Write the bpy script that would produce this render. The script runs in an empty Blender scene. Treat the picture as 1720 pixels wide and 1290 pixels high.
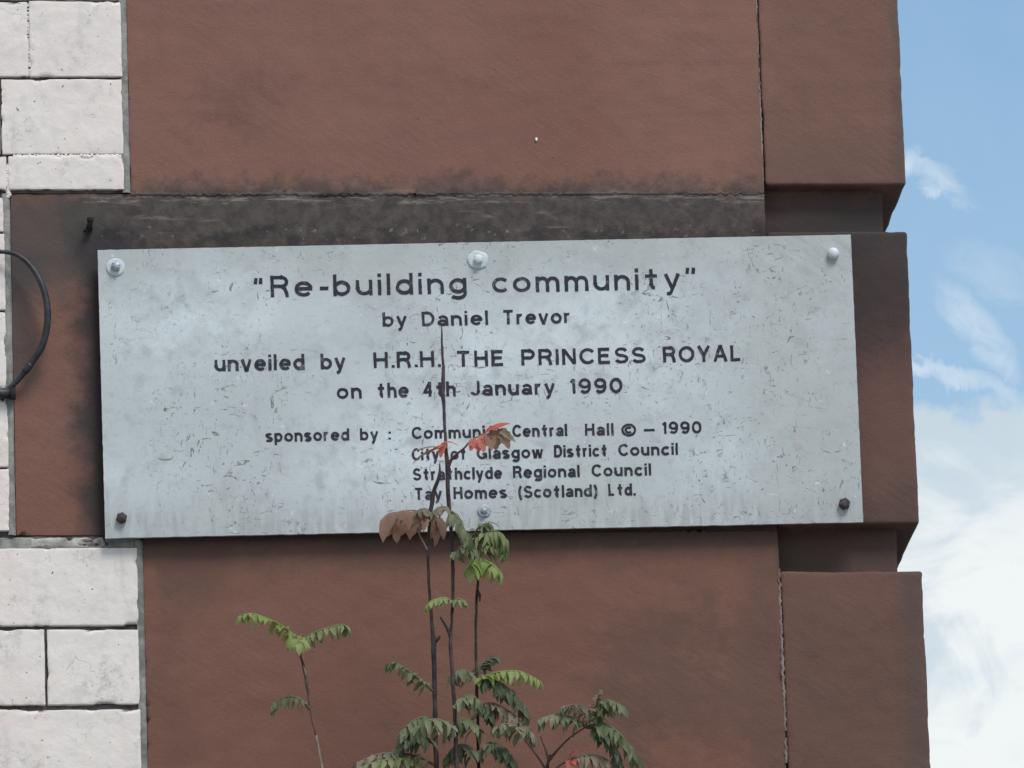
import bpy, bmesh, math, random
from mathutils import Vector, noise, Matrix
random.seed(7)
R = math.radians
scene = bpy.context.scene
COL = scene.collection

# ------------------------------------------------------------------ camera
FPX = 18000.0                    # focal length in pixels of the 1720 px wide frame
SC = 0.0006                      # metres per pixel at the wall
PITCH, YAW, ROLL = R(16.5), R(5.75), R(1.82)
DIST = FPX * SC
ZC = 4.70                        # height of the picture centre above the pavement
fwd = Vector((math.sin(YAW)*math.cos(PITCH), math.cos(YAW)*math.cos(PITCH), math.sin(PITCH)))
r0 = Vector((math.cos(YAW), -math.sin(YAW), 0.0))
u0 = r0.cross(fwd)
cr = r0*math.cos(ROLL) - u0*math.sin(ROLL)
cu = u0*math.cos(ROLL) + r0*math.sin(ROLL)
eye = Vector((0, 0, ZC)) - fwd*DIST
cam_d = bpy.data.cameras.new('camera'); cam = bpy.data.objects.new('camera', cam_d); COL.objects.link(cam)
cam.matrix_world = Matrix(((cr.x, cu.x, -fwd.x, eye.x), (cr.y, cu.y, -fwd.y, eye.y), (cr.z, cu.z, -fwd.z, eye.z), (0, 0, 0, 1)))
cam_d.sensor_width = 36; cam_d.sensor_fit = 'HORIZONTAL'
cam_d.lens = 36*FPX/1720; cam_d.clip_start = 0.1; cam_d.clip_end = 6000
scene.camera = cam

def W(px, py, d=0.0):
    """point on the plane d metres in front of the wall face that a photo pixel looks at"""
    ray = fwd*FPX + cr*(px-860) - cu*(py-645)
    t = (-d - eye.y)/ray.y
    return eye + ray*t
def WX(px, py): return W(px, py).x
def WZ(px, py): return W(px, py).z

# ------------------------------------------------------------------ view, sun, sky
scene.view_settings.view_transform = 'Standard'; scene.view_settings.look = 'None'
scene.view_settings.gamma = 1; scene.view_settings.use_curve_mapping = False
scene.view_settings.exposure = 0.25
SUN_EL, SUN_AZ, SUN_STR, SKY_STR = R(55), R(180-27), 2.55, 0.12   # azimuth measured from +y towards +x
sd = bpy.data.lights.new('sun', 'SUN'); sun = bpy.data.objects.new('sun', sd); COL.objects.link(sun)
sd.energy = SUN_STR; sd.angle = R(24); sd.color = (1.0, 0.965, 0.92)
to_sun = Vector((math.sin(SUN_AZ)*math.cos(SUN_EL), math.cos(SUN_AZ)*math.cos(SUN_EL), math.sin(SUN_EL)))
sun.rotation_euler = to_sun.to_track_quat('Z', 'Y').to_euler()
sun.location = (3, -6, 12)

class T:
    """small wrapper for building node trees"""
    def __init__(s, tree): s.t = tree; s.t.nodes.clear()
    def n(s, kind, attrs=None, **ins):
        nd = s.t.nodes.new(kind)
        for k, v in (attrs or {}).items(): setattr(nd, k, v)
        for k, v in ins.items():
            key = int(k[1:]) if k[0] == 'i' and k[1:].isdigit() else k.replace('_', ' ')
            s.put(nd.inputs[key], v)
        return nd
    def put(s, sock, v):
        if isinstance(v, bpy.types.NodeSocket): s.t.links.new(v, sock)
        elif isinstance(v, (tuple, list)) and len(v) == 3 and sock.type == 'RGBA': sock.default_value = (*v, 1)
        else: sock.default_value = v
    def m(s, op, a, b=0.0, c=0.0, clamp=False):
        return s.n('ShaderNodeMath', dict(operation=op, use_clamp=clamp), i0=a, i1=b, i2=c).outputs[0]
    def noise(s, vec, scale, detail=4.0, rough=0.55, dist=0.0, col=False):
        nd = s.n('ShaderNodeTexNoise', None, Vector=vec, Scale=scale, Detail=detail, Roughness=rough, Distortion=dist)
        return nd.outputs['Color' if col else 'Fac']
    def ss(s, v, a, b, lo=0.0, hi=1.0):
        nd = s.n('ShaderNodeMapRange', dict(interpolation_type='SMOOTHSTEP'), i0=v, i1=a, i2=b, i3=lo, i4=hi)
        return nd.outputs[0]
    def lin(s, v, a, b, lo=0.0, hi=1.0):
        return s.n('ShaderNodeMapRange', dict(clamp=True), i0=v, i1=a, i2=b, i3=lo, i4=hi).outputs[0]
    def mix(s, f, a, b, blend='MIX'):
        nd = s.n('ShaderNodeMix', dict(data_type='RGBA', blend_type=blend))
        s.put(nd.inputs[0], f); s.put(nd.inputs[6], a); s.put(nd.inputs[7], b)
        return nd.outputs[2]
    def xyz(s, v): return s.n('ShaderNodeSeparateXYZ', None, i0=v).outputs
    def vec(s, x, y, z): return s.n('ShaderNodeCombineXYZ', None, i0=x, i1=y, i2=z).outputs[0]
    def vmul(s, v, w):
        return s.n('ShaderNodeVectorMath', dict(operation='MULTIPLY'), i0=v, i1=w).outputs[0]

world = bpy.data.worlds.new('World'); scene.world = world; world.use_nodes = True
w = T(world.node_tree)
sky = w.n('ShaderNodeTexSky', dict(sky_type='NISHITA', sun_disc=False, sun_elevation=SUN_EL, sun_rotation=SUN_AZ, air_density=1.3, dust_density=0.6, ozone_density=1.5))
dirv = w.n('ShaderNodeTexCoord').outputs['Generated']
dx, dy, dz = w.xyz(dirv)
el = w.m('ARCSINE', dz); az = w.m('ARCTAN2', dx, dy)
# offsets, in thousandths of a radian, from a compass point low in the sky behind the corner of the building
ax = w.m('MULTIPLY', w.m('SUBTRACT', az, YAW), 1000*math.cos(PITCH))
ey = w.m('MULTIPLY', w.m('SUBTRACT', el, PITCH), 1000)
AV = w.vec(ax, ey, 0.0)
n1 = w.noise(AV, 0.10, 6, 0.55, 0.6); n2 = w.noise(AV, 0.32, 6, 0.6, 0.8)
n3 = w.noise(w.vmul(AV, (0.55, 1.0, 1.0)), 0.16, 5, 0.55, 1.0)
# the cumulus bank: everything below a ragged edge that dips to the right
edge = w.m('ADD', ey, w.m('MULTIPLY', w.m('SUBTRACT', ax, 38.0), 0.10))
edge = w.m('ADD', edge, w.m('MULTIPLY', w.m('SUBTRACT', n1, 0.5), 10.0))
edge = w.m('ADD', edge, w.m('MULTIPLY', w.m('SUBTRACT', n2, 0.5), 5.0))
bank = w.ss(edge, -1.5, -5.0)
inner = w.ss(w.m('ADD', ey, w.m('MULTIPLY', w.m('SUBTRACT', n3, 0.5), 26.0)), -3.0, -17.0)
# thin slanting wisps above it
def wisp(cx, cy, lx, ly, slope):
    a = w.m('SUBTRACT', ax, cx); b = w.m('SUBTRACT', ey, cy)
    b = w.m('ADD', b, w.m('MULTIPLY', a, slope))
    b = w.m('ADD', b, w.m('MULTIPLY', w.m('SUBTRACT', n2, 0.5), 5.0))
    a = w.m('ADD', a, w.m('MULTIPLY', w.m('SUBTRACT', n1, 0.5), 5.0))
    r = w.m('ADD', w.m('POWER', w.m('DIVIDE', a, lx), 2.0), w.m('POWER', w.m('DIVIDE', b, ly), 2.0))
    return w.ss(r, 2.5, 0.0)
wl = [wisp(38.8, 18.6, 3.6, 1.4, 0.6), wisp(43.6, 3.6, 2.8, 2.2, 1.0), wisp(40.8, -0.6, 5.2, 0.9, 0.35), wisp(46, 8.5, 4, 2.0, 0.4)]
ws = wl[0]
for x_, k_ in zip(wl[1:], (0.85, 1.0, 0.35)): ws = w.m('MAXIMUM', ws, w.m('MULTIPLY', x_, k_))
ws = w.m('MULTIPLY', ws, w.ss(n2, 0.26, 0.70, 0.18, 0.56))
hazy = w.ss(w.m('ADD', ey, w.m('MULTIPLY', w.m('SUBTRACT', n1, 0.5), 30.0)), 50.0, -8.0, 0.0, 0.16)
high = w.m('MULTIPLY', w.ss(w.noise(dirv, 2.2, 7, 0.58, 0.3), 0.48, 0.66), w.ss(el, R(24), R(36)))
K = 0.86/SKY_STR
patch = w.ss(w.noise(w.vmul(AV, (0.8, 1.0, 1.0)), 0.085, 5, 0.55, 0.8), 0.50, 0.66, 0.0, 0.75)
inner = w.m('MULTIPLY', inner, w.m('SUBTRACT', 1.0, patch))
cloudc = w.mix(inner, tuple(K*c for c in (0.56, 0.67, 0.75)), tuple(K*c for c in (0.86, 0.90, 0.90)))
skyc = w.mix(1.0, sky.outputs[0], (0.90, 1.0, 1.02), 'MULTIPLY')
c = w.mix(hazy, skyc, tuple(K*c for c in (0.62, 0.76, 0.86)))
c = w.mix(w.m('MULTIPLY', high, 0.9), c, tuple(K*c for c in (0.85, 0.87, 0.90)))
c = w.mix(ws, c, tuple(K*c for c in (0.80, 0.87, 0.92)))
c = w.mix(w.m('MULTIPLY', bank, w.ss(n3, 0.25, 0.6, 0.8, 1.0)), c, cloudc)
bg = w.n('ShaderNodeBackground', None, Color=c, Strength=SKY_STR)
w.n('ShaderNodeOutputWorld', None, Surface=bg.outputs[0])

# ------------------------------------------------------------------ object helpers
def root(name, label, cat, loc, group=None):
    o = bpy.data.objects.new(name, None); COL.objects.link(o); o.location = loc
    o.empty_display_size = 0.1
    o['label'] = label; o['category'] = cat
    if group: o['group'] = group
    return o
ROOTLOC = {}
def put(name, bm, mat, parent=None, smooth=True, label=None):
    """link a bmesh (given in world coordinates) as one mesh object under its thing"""
    off = Vector((0, 0, 0)); p = parent
    while p is not None: off += p.location; p = p.parent
    me = bpy.data.meshes.new(name); bm.normal_update(); bm.to_mesh(me); bm.free()
    me.transform(Matrix.Translation(-off))
    if smooth:
        for f in me.polygons: f.use_smooth = True
    me.materials.append(mat)
    o = bpy.data.objects.new(name, me); COL.objects.link(o)
    if parent is not None: o.parent = parent
    if label: o['label'] = label
    return o

def cuts(a, b, r, cell):
    L = b-a; r = min(r, L*0.3)
    n = max(1, int(round((L-2*r)/cell)))
    v = [a, a+r*0.25, a+r*0.6] + [a+r+(L-2*r)*i/n for i in range(n+1)] + [b-r*0.6, b-r*0.25, b]
    return v
def rbox(bm, x0, x1, y0, y1, z0, z1, r=0.003, cell=0.006, amp=0.0006, seed=0.0, chip=0.0, ycell=0.03):
    """weathered block: rounded arrises, uneven faces, nibbled edges"""
    X, Y, Z = cuts(x0, x1, r, cell), cuts(y0, y1, r, ycell), cuts(z0, z1, r, cell)
    cache = {}
    def vert(p):
        key = tuple(round(c*1e6) for c in p)
        if key in cache: return cache[key]
        q = Vector((min(max(p[0], x0+r), x1-r), min(max(p[1], y0+r), y1-r), min(max(p[2], z0+r), z1-r)))
        d = Vector(p)-q
        nrm = d.normalized() if d.length > 1e-9 else Vector((0, -1, 0))
        # distance from the nearest arris of the front face, for chips
        v = q + nrm*r if d.length > 1e-9 else Vector(p)
        sp = v + Vector((seed*3.1, seed*1.7, seed*2.3))
        a = amp*(noise.noise(sp*18)*1.0 + noise.noise(sp*60)*0.5 + noise.noise(sp*190)*0.25)
        if chip:
            e = min(p[0]-x0, x1-p[0], p[2]-z0, z1-p[2])
            if e < r*1.5:
                a -= chip*max(0.0, noise.noise(sp*70)*1.3+noise.noise(sp*210)*0.6-0.1)
        v = v + nrm*a
        cache[key] = bm.verts.new(v)
        return cache[key]
    def sheet(A, B, f, flip):
        for i in range(len(A)-1):
            for j in range(len(B)-1):
                vs = [vert(f(A[i], B[j])), vert(f(A[i+1], B[j])), vert(f(A[i+1], B[j+1])), vert(f(A[i], B[j+1]))]
                if flip: vs.reverse()
                try: bm.faces.new(vs)
                except ValueError: pass
    sheet(X, Z, lambda a, b: (a, y0, b), False); sheet(X, Z, lambda a, b: (a, y1, b), True)
    sheet(X, Y, lambda a, b: (a, b, z0), True);  sheet(X, Y, lambda a, b: (a, b, z1), False)
    sheet(Y, Z, lambda a, b: (x0, a, b), True);  sheet(Y, Z, lambda a, b: (x1, a, b), False)

def tube(bm, pts, rad, seg=8, cap=True):
    """tapering tube through pts; rad is one number or one per point"""
    if not isinstance(rad, (list, tuple)): rad = [rad]*len(pts)
    rings = []; pts = [Vector(p) for p in pts]
    t0 = (pts[1]-pts[0]).normalized()
    nrm = t0.cross(Vector((0.3, 0.9, 0.2))).normalized()
    for i, p in enumerate(pts):
        t = (pts[min(i+1, len(pts)-1)]-pts[max(i-1, 0)]).normalized()
        nrm = (nrm - t*nrm.dot(t)).normalized(); b = t.cross(nrm)
        rings.append([bm.verts.new(p+(nrm*math.cos(k*2*math.pi/seg)+b*math.sin(k*2*math.pi/seg))*rad[i]) for k in range(seg)])
    for a, b in zip(rings, rings[1:]):
        for k in range(seg): bm.faces.new((a[k], a[(k+1) % seg], b[(k+1) % seg], b[k]))
    if cap:
        bm.faces.new(rings[0][::-1]); bm.faces.new(rings[-1])
def smooth_path(pts, sub=6, rad=None):
    """Catmull-Rom through 3-D points, radii carried along"""
    P = [Vector(p) for p in pts]; out = []; ro = []
    for i in range(len(P)-1):
        a, b, c, d = P[max(i-1, 0)], P[i], P[i+1], P[min(i+2, len(P)-1)]
        for k in range(sub):
            t = k/sub
            out.append(0.5*((2*b)+(c-a)*t+(2*a-5*b+4*c-d)*t*t+(3*b-a-3*c+d)*t**3))
            if rad: ro.append(rad[i]*(1-t)+rad[i+1]*t)
    out.append(P[-1]); 
    if rad: ro.append(rad[-1]); return out, ro
    return out

# ------------------------------------------------------------------ materials
def new_mat(name):
    m = bpy.data.materials.new(name); m.use_nodes = True
    return m, T(m.node_tree)
def finish(g, col, rough=0.9, bump=None, dist=0.001, spec=0.3, metal=0.0):
    p = g.n('ShaderNodeBsdfPrincipled', None, Base_Color=col, Roughness=rough, Metallic=metal)
    p.inputs['Specular IOR Level'].default_value = spec
    if bump is not None:
        b = g.n('ShaderNodeBump', None, Height=bump, Distance=dist, Strength=1.0)
        g.put(p.inputs['Normal'], b.outputs[0])
    g.n('ShaderNodeOutputMaterial', None, Surface=p.outputs[0])
    return p

def stone_material():
    m, g = new_mat('red_sandstone')
    P = g.n('ShaderNodeNewGeometry').outputs['Position']
    x, y, z = g.xyz(P)
    nb = g.noise(P, 3.5, 4, 0.5, 0.4); nm = g.noise(P, 14, 5, 0.6, 0.3); nf = g.noise(P, 70, 5, 0.65); ng = g.noise(P, 420, 3, 0.6)
    bed = g.noise(g.vmul(P, (3.0, 3.0, 46.0)), 1.0, 4, 0.55, 0.3)               # faint bedding
    col = g.mix(g.ss(nb, 0.3, 0.7), (0.183, 0.089, 0.068), (0.215, 0.110, 0.085))
    col = g.mix(g.ss(nm, 0.35, 0.75, 0, 0.45), col, (0.174, 0.097, 0.074))
    col = g.mix(g.ss(bed, 0.52, 0.72, 0, 0.30), col, (0.148, 0.078, 0.064))
    col = g.mix(g.ss(nf, 0.55, 0.8, 0, 0.35), col, (0.14, 0.085, 0.075))
    col = g.mix(g.ss(ng, 0.5, 0.85, 0, 0.4), col, (0.255, 0.160, 0.138))
    pits = g.ss(g.noise(P, 190, 3, 0.6, 0.4), 0.70, 0.77, 0, 0.55)
    col = g.mix(g.m('MULTIPLY', pits, g.ss(nm, 0.35, 0.6, 0.2, 1.0)), col, (0.07, 0.045, 0.04))
    wob = g.m('MULTIPLY', g.m('SUBTRACT', nm, 0.5), 1.0)
    wob2 = g.m('MULTIPLY', g.m('SUBTRACT', nf, 0.5), 1.0)
    def box(px0, px1, py0, py1, soft, rag=0.03):
        """soft-edged mask on the wall face, for stains, painted shade and scrapes"""
        a, b = WX(px0, (py0+py1)/2), WX(px1, (py0+py1)/2)
        lo, hi = WZ((px0+px1)/2, py1), WZ((px0+px1)/2, py0)
        xx = g.m('ADD', x, g.m('ADD', g.m('MULTIPLY', wob, rag*1.6), g.m('MULTIPLY', wob2, rag*0.6)))
        zz = g.m('ADD', z, g.m('ADD', g.m('MULTIPLY', wob, rag*1.3), g.m('MULTIPLY', wob2, rag)))
        s = soft*SC
        k = g.m('MULTIPLY', g.ss(xx, a-s, a+s), g.ss(xx, b+s, b-s))
        return g.m('MULTIPLY', k, g.m('MULTIPLY', g.ss(zz, lo-s, lo+s), g.ss(zz, hi+s, hi-s)))
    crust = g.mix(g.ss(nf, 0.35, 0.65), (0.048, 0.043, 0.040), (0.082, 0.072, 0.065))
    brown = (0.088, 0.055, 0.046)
    # the lower courses are a browner bed of the same stone
    col = g.mix(g.ss(z, WZ(700, 700), WZ(700, 950), 0, 0.75), col, g.mix(nm, (0.142, 0.068, 0.048), (0.180, 0.091, 0.066)))
    def stain_shade(c, k, px0, px1, py0, py1, soft, rag=0.03, amt=1.0):
        return g.mix(g.m('MULTIPLY', box(px0, px1, py0, py1, soft, rag), amt), c, k)
    col = stain_shade(col, crust, 100, 1292, 322, 470, 16, 0.02, 0.95)                # black crust above the plate
    col = stain_shade(col, crust, 240, 1290, 300, 345, 18, 0.05, 0.55)
    col = stain_shade(col, brown, 310, 480, 140, 215, 40, 0.12, 0.30)                 # old run mark
    col = stain_shade(col, (0.070, 0.060, 0.056), -90, 190, 320, 490, 45, 0.04, 0.85)
    col = stain_shade(col, (0.040, 0.035, 0.036), 132, 230, 385, 930, 30, 0.04, 0.92)  # grime plus the plate's shadow, both coloured in beside its left edge
    col = stain_shade(col, (0.065, 0.057, 0.054), -60, 66, 420, 650, 26, 0.03, 0.75)
    col = stain_shade(col, (0.036, 0.031, 0.031), 1390, 1680, 330, 620, 60, 0.05, 0.90)
    col = stain_shade(col, (0.036, 0.031, 0.031), 1270, 1480, 366, 430, 14, 0.02, 0.9)
    col = stain_shade(col, (0.085, 0.062, 0.058), 1280, 1530, 240, 440, 45, 0.05, 0.25)
    col = stain_shade(col, (0.075, 0.055, 0.052), 1440, 1560, 840, 960, 22, 0.03, 0.7)
    col = stain_shade(col, (0.050, 0.043, 0.040), 1290, 1530, 316, 392, 10, 0.02, 0.75)  # darker tone inside the upper channel
    col = stain_shade(col, (0.055, 0.046, 0.042), 1300, 1530, 882, 956, 10, 0.02, 0.75)  # darker tone inside the lower channel
    col = stain_shade(col, (0.085, 0.070, 0.060), 1497, 1560, -400, 330, 14, 0.02, 0.7)
    col = stain_shade(col, (0.080, 0.070, 0.060), 1538, 1600, 800, 2600, 22, 0.012, 0.75)
    col = stain_shade(col, (0.098, 0.056, 0.048), 1400, 1700, 560, 930, 60, 0.06, 0.75)
    col = stain_shade(col, (0.105, 0.060, 0.050), 1270, 1640, 930, 2400, 30, 0.05, 0.45)
    col = stain_shade(col, (0.125, 0.075, 0.060), 1270, 1600, -500, 330, 30, 0.05, 0.40)
    col = stain_shade(col, brown, 1310, 1540, 1010, 1500, 80, 0.16, 0.35)
    col = stain_shade(col, brown, 990, 1280, 1040, 1250, 85, 0.2, 0.50)
    col = stain_shade(col, brown, 250, 380, 905, 1010, 30, 0.08, 0.4)
    col = stain_shade(col, (0.060, 0.048, 0.046), 180, 1300, 860, 915, 14, 0.025, 0.75)  # grime and shade under the plate, painted into the stone colour
    col = stain_shade(col, brown, 240, 1290, 860, 950, 30, 0.06, 0.40)  # wider brown band of grime and painted shade below the plate
    col = stain_shade(col, brown, 250, 330, 960, 1500, 40, 0.1, 0.30)
    # pale scrapes in the crust
    runs = g.noise(g.vmul(P, (34.0, 10.0, 3.0)), 1.0, 5, 0.6, 0.3)
    col = g.mix(g.m('MULTIPLY', g.ss(runs, 0.50, 0.72, 0, 0.10), g.ss(nm, 0.3, 0.6, 0.3, 1.0)), col, (0.085, 0.058, 0.050))
    sc = g.noise(g.vmul(P, (14.0, 10.0, 95.0)), 1.0, 6, 0.7, 0.5)
    col = g.mix(g.m('MULTIPLY', box(230, 1290, 322, 405, 8, 0.01), g.ss(sc, 0.58, 0.72, 0, 0.50)), col, (0.22, 0.20, 0.18))
    lip = g.noise(g.vmul(P, (26.0, 10.0, 210.0)), 1.0, 5, 0.7, 0.6)
    col = g.mix(g.m('MULTIPLY', box(140, 1290, 326, 340, 4, 0.008), g.ss(lip, 0.50, 0.66, 0, 0.65)), col, (0.26, 0.235, 0.21))
    col = g.mix(g.m('MULTIPLY', box(170, 1290, 378, 402, 5, 0.008), g.ss(g.noise(P, 150, 4, 0.65, 0.8), 0.60, 0.70, 0, 0.7)), col, (0.24, 0.24, 0.235))
    col = g.mix(g.m('MULTIPLY', box(170, 1290, 384, 430, 5, 0.02), g.ss(g.noise(P, 40, 4, 0.6), 0.44, 0.62, 0, 0.6)), col, (0.026, 0.025, 0.025))
    tool = g.n('ShaderNodeTexWave', dict(wave_type='BANDS', bands_direction='DIAGONAL'), Vector=g.vmul(P, (1.0, 0.2, 1.4)), Scale=42.0, Distortion=5.0, Detail=3.0)
    h = g.m('ADD', g.m('MULTIPLY', nf, 0.40), g.m('MULTIPLY', ng, 0.25))
    h = g.m('ADD', h, g.m('MULTIPLY', tool.outputs['Fac'], g.ss(nm, 0.42, 0.7, 0, 0.07)))
    h = g.m('SUBTRACT', g.m('ADD', h, g.m('MULTIPLY', nm, 0.5)), g.m('MULTIPLY', pits, 0.5))
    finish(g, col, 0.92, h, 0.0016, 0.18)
    return m

def brick_material():
    m, g = new_mat('white_painted_brick')
    P = g.n('ShaderNodeNewGeometry').outputs['Position']
    x, y, z = g.xyz(P)
    nb = g.noise(P, 6, 4, 0.55); nm = g.noise(P, 35, 5, 0.62, 0.4); nf = g.noise(P, 160, 5, 0.7)
    col = g.mix(g.ss(nb, 0.35, 0.65), (0.675, 0.585, 0.54), (0.665, 0.61, 0.56))
    col = g.mix(g.ss(nm, 0.50, 0.72, 0, 0.5), col, (0.49, 0.455, 0.42))
    col = g.mix(g.ss(g.noise(P, 75, 4, 0.65, 0.5), 0.48, 0.70, 0, 0.45), col, (0.66, 0.635, 0.62))
    dirt = g.m('MULTIPLY', g.ss(g.noise(P, 17, 5, 0.65, 0.5), 0.52, 0.70), g.ss(nf, 0.42, 0.62))
    col = g.mix(g.m('MULTIPLY', dirt, 0.55), col, (0.22, 0.20, 0.18))
    v = g.n('ShaderNodeTexVoronoi', dict(feature='DISTANCE_TO_EDGE'), Vector=g.mix(0.04, P, g.noise(P, 30, 3, col=True)), Scale=38.0)
    crack = g.m('MULTIPLY', g.ss(v.outputs[0], 0.016, 0.003), g.ss(g.noise(P, 26, 4), 0.585, 0.66))
    col = g.mix(g.m('MULTIPLY', crack, 0.08), col, (0.16, 0.145, 0.13))
    soot = g.m('MULTIPLY', g.ss(g.noise(g.vmul(P, (46.0, 1.0, 7.0)), 1.0, 5, 0.65, 0.4), 0.52, 0.72), g.ss(g.noise(P, 11, 4, 0.6), 0.44, 0.64, 0.1, 1.0))
    col = g.mix(g.m('MULTIPLY', soot, 0.25), col, (0.33, 0.30, 0.27))
    pit = g.ss(g.noise(P, 230, 2, 0.5), 0.72, 0.76)
    col = g.mix(pit, col, (0.10, 0.09, 0.085))
    h = g.m('SUBTRACT', g.m('ADD', g.m('MULTIPLY', nm, 0.6), g.m('MULTIPLY', nf, 0.4)), g.m('MULTIPLY', crack, 0.3))
    finish(g, col, 0.6, h, 0.0012, 0.35)
    return m

def mortar_material(name, a, b):
    m, g = new_mat(name)
    P = g.n('ShaderNodeNewGeometry').outputs['Position']
    n1 = g.noise(P, 60, 6, 0.7); n2 = g.noise(P, 14, 4, 0.6)
    col = g.mix(g.ss(g.m('ADD', g.m('MULTIPLY', n1, 0.6), g.m('MULTIPLY', n2, 0.4)), 0.38, 0.62), a, b)
    finish(g, col, 0.95, n1, 0.002, 0.1)
    return m

def plate_material():
    m, g = new_mat('weathered_painted_plate')
    P = g.n('ShaderNodeNewGeometry').outputs['Position']
    x, y, z = g.xyz(P)
    n0 = g.noise(P, 5, 4, 0.5); n1 = g.noise(P, 22, 6, 0.62, 0.5); n2 = g.noise(P, 90, 5, 0.65); n3 = g.noise(P, 420, 3, 0.6)
    col = g.mix(g.ss(n0, 0.35, 0.68), (0.42, 0.452, 0.448), (0.53, 0.577, 0.585))
    col = g.mix(g.ss(n1, 0.43, 0.66, 0, 0.6), col, (0.40, 0.43, 0.43))
    blot = g.noise(P, 48, 4, 0.6, 0.4)
    col = g.mix(g.m('MULTIPLY', g.ss(blot, 0.51, 0.70), g.ss(n1, 0.36, 0.56, 0.20, 0.55)), col, (0.29, 0.315, 0.32))
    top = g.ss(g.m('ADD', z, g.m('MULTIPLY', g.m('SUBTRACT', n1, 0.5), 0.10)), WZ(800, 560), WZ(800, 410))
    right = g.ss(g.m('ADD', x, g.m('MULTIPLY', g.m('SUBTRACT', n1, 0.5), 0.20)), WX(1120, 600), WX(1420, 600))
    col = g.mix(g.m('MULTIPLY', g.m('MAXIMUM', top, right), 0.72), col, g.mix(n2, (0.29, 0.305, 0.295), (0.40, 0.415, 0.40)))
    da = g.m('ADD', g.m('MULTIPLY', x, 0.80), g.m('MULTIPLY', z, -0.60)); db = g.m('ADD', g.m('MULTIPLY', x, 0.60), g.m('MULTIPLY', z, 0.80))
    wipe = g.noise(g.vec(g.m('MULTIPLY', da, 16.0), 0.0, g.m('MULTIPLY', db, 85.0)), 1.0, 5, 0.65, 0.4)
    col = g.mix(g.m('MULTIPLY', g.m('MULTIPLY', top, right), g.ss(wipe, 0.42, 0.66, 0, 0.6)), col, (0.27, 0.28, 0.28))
    low = g.ss(g.m('ADD', z, g.m('MULTIPLY', g.m('SUBTRACT', n1, 0.5), 0.13)), WZ(800, 800), WZ(800, 890))
    run = g.noise(g.vmul(P, (120.0, 1.0, 14.0)), 1.0, 4, 0.6, 0.3)
    col = g.mix(g.m('MULTIPLY', low, g.ss(run, 0.35, 0.65, 0.40, 0.90)), col, (0.31, 0.32, 0.31))
    smear = g.noise(g.vmul(P, (9.0, 1.0, 9.0)), 1.0, 6, 0.7, 1.2)
    col = g.mix(g.ss(smear, 0.58, 0.74, 0, 0.35), col, (0.30, 0.31, 0.305))
    # short lifted flakes and scratches, of two sizes and leanings
    f1 = g.noise(g.vmul(P, (60.0, 1.0, 130.0)), 1.0, 4, 0.6, 1.6)
    f2 = g.noise(g.vmul(P, (170.0, 1.0, 62.0)), 1.0, 4, 0.6, 1.9)
    patch = g.ss(g.noise(P, 9, 5, 0.65), 0.40, 0.58, 0.12, 1.0)
    fl = g.m('MULTIPLY', g.m('MAXIMUM', g.ss(f1, 0.625, 0.675), g.ss(f2, 0.632, 0.685)), patch)
    col = g.mix(g.m('MULTIPLY', fl, g.ss(g.noise(P, 55, 3, 0.6), 0.36, 0.58, 0.15, 0.95)), col, (0.13, 0.128, 0.122))
    f3 = g.noise(g.vmul(P, (230.0, 1.0, 230.0)), 1.0, 4, 0.6, 1.2)
    col = g.mix(g.m('MULTIPLY', g.ss(f3, 0.60, 0.70, 0, 0.6), patch), col, (0.21, 0.215, 0.215))
    grit = g.ss(g.noise(g.vmul(P, (1.0, 1.0, 1.0)), 150, 5, 0.7, 0.5), 0.56, 0.72, 0, 0.42)
    col = g.mix(grit, col, (0.27, 0.285, 0.285))
    pale = g.ss(g.noise(P, 120, 3, 0.6, 0.8), 0.68, 0.74, 0, 0.55)
    col = g.mix(pale, col, (0.64, 0.67, 0.68))
    col = g.mix(g.ss(n3, 0.45, 0.8, 0, 0.35), col, (0.36, 0.37, 0.37))
    rust = g.m('MULTIPLY', g.ss(g.noise(P, 34, 4, 0.6, 0.3), 0.64, 0.74), 0.35)
    col = g.mix(rust, col, (0.30, 0.23, 0.20))
    h = g.m('SUBTRACT', g.m('MULTIPLY', n2, 0.5), g.m('MULTIPLY', fl, 0.8))
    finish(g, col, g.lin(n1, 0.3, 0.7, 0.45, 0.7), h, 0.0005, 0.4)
    return m

def letter_material():
    m, g = new_mat('worn_black_paint')
    P = g.n('ShaderNodeNewGeometry').outputs['Position']
    n1 = g.noise(P, 210, 5, 0.7, 0.8); n2 = g.noise(P, 24, 3, 0.6)
    wear = g.ss(g.m('ADD', n1, g.m('MULTIPLY', g.m('SUBTRACT', n2, 0.5), 0.35)), 0.56, 0.74, 0, 0.6)
    col = g.mix(wear, g.mix(n2, (0.022, 0.021, 0.028), (0.050, 0.048, 0.058)), (0.28, 0.29, 0.30))
    finish(g, col, 0.75, n1, 0.0003, 0.08)
    return m

def simple(name, a, b, scale=40, rough=0.6, spec=0.4, metal=0.0, dist=0.0006):
    m, g = new_mat(name)
    P = g.n('ShaderNodeNewGeometry').outputs['Position']
    n1 = g.noise(P, scale, 5, 0.65, 0.3)
    finish(g, g.mix(g.ss(n1, 0.35, 0.65), a, b), rough, n1, dist, spec, metal)
    return m

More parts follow.
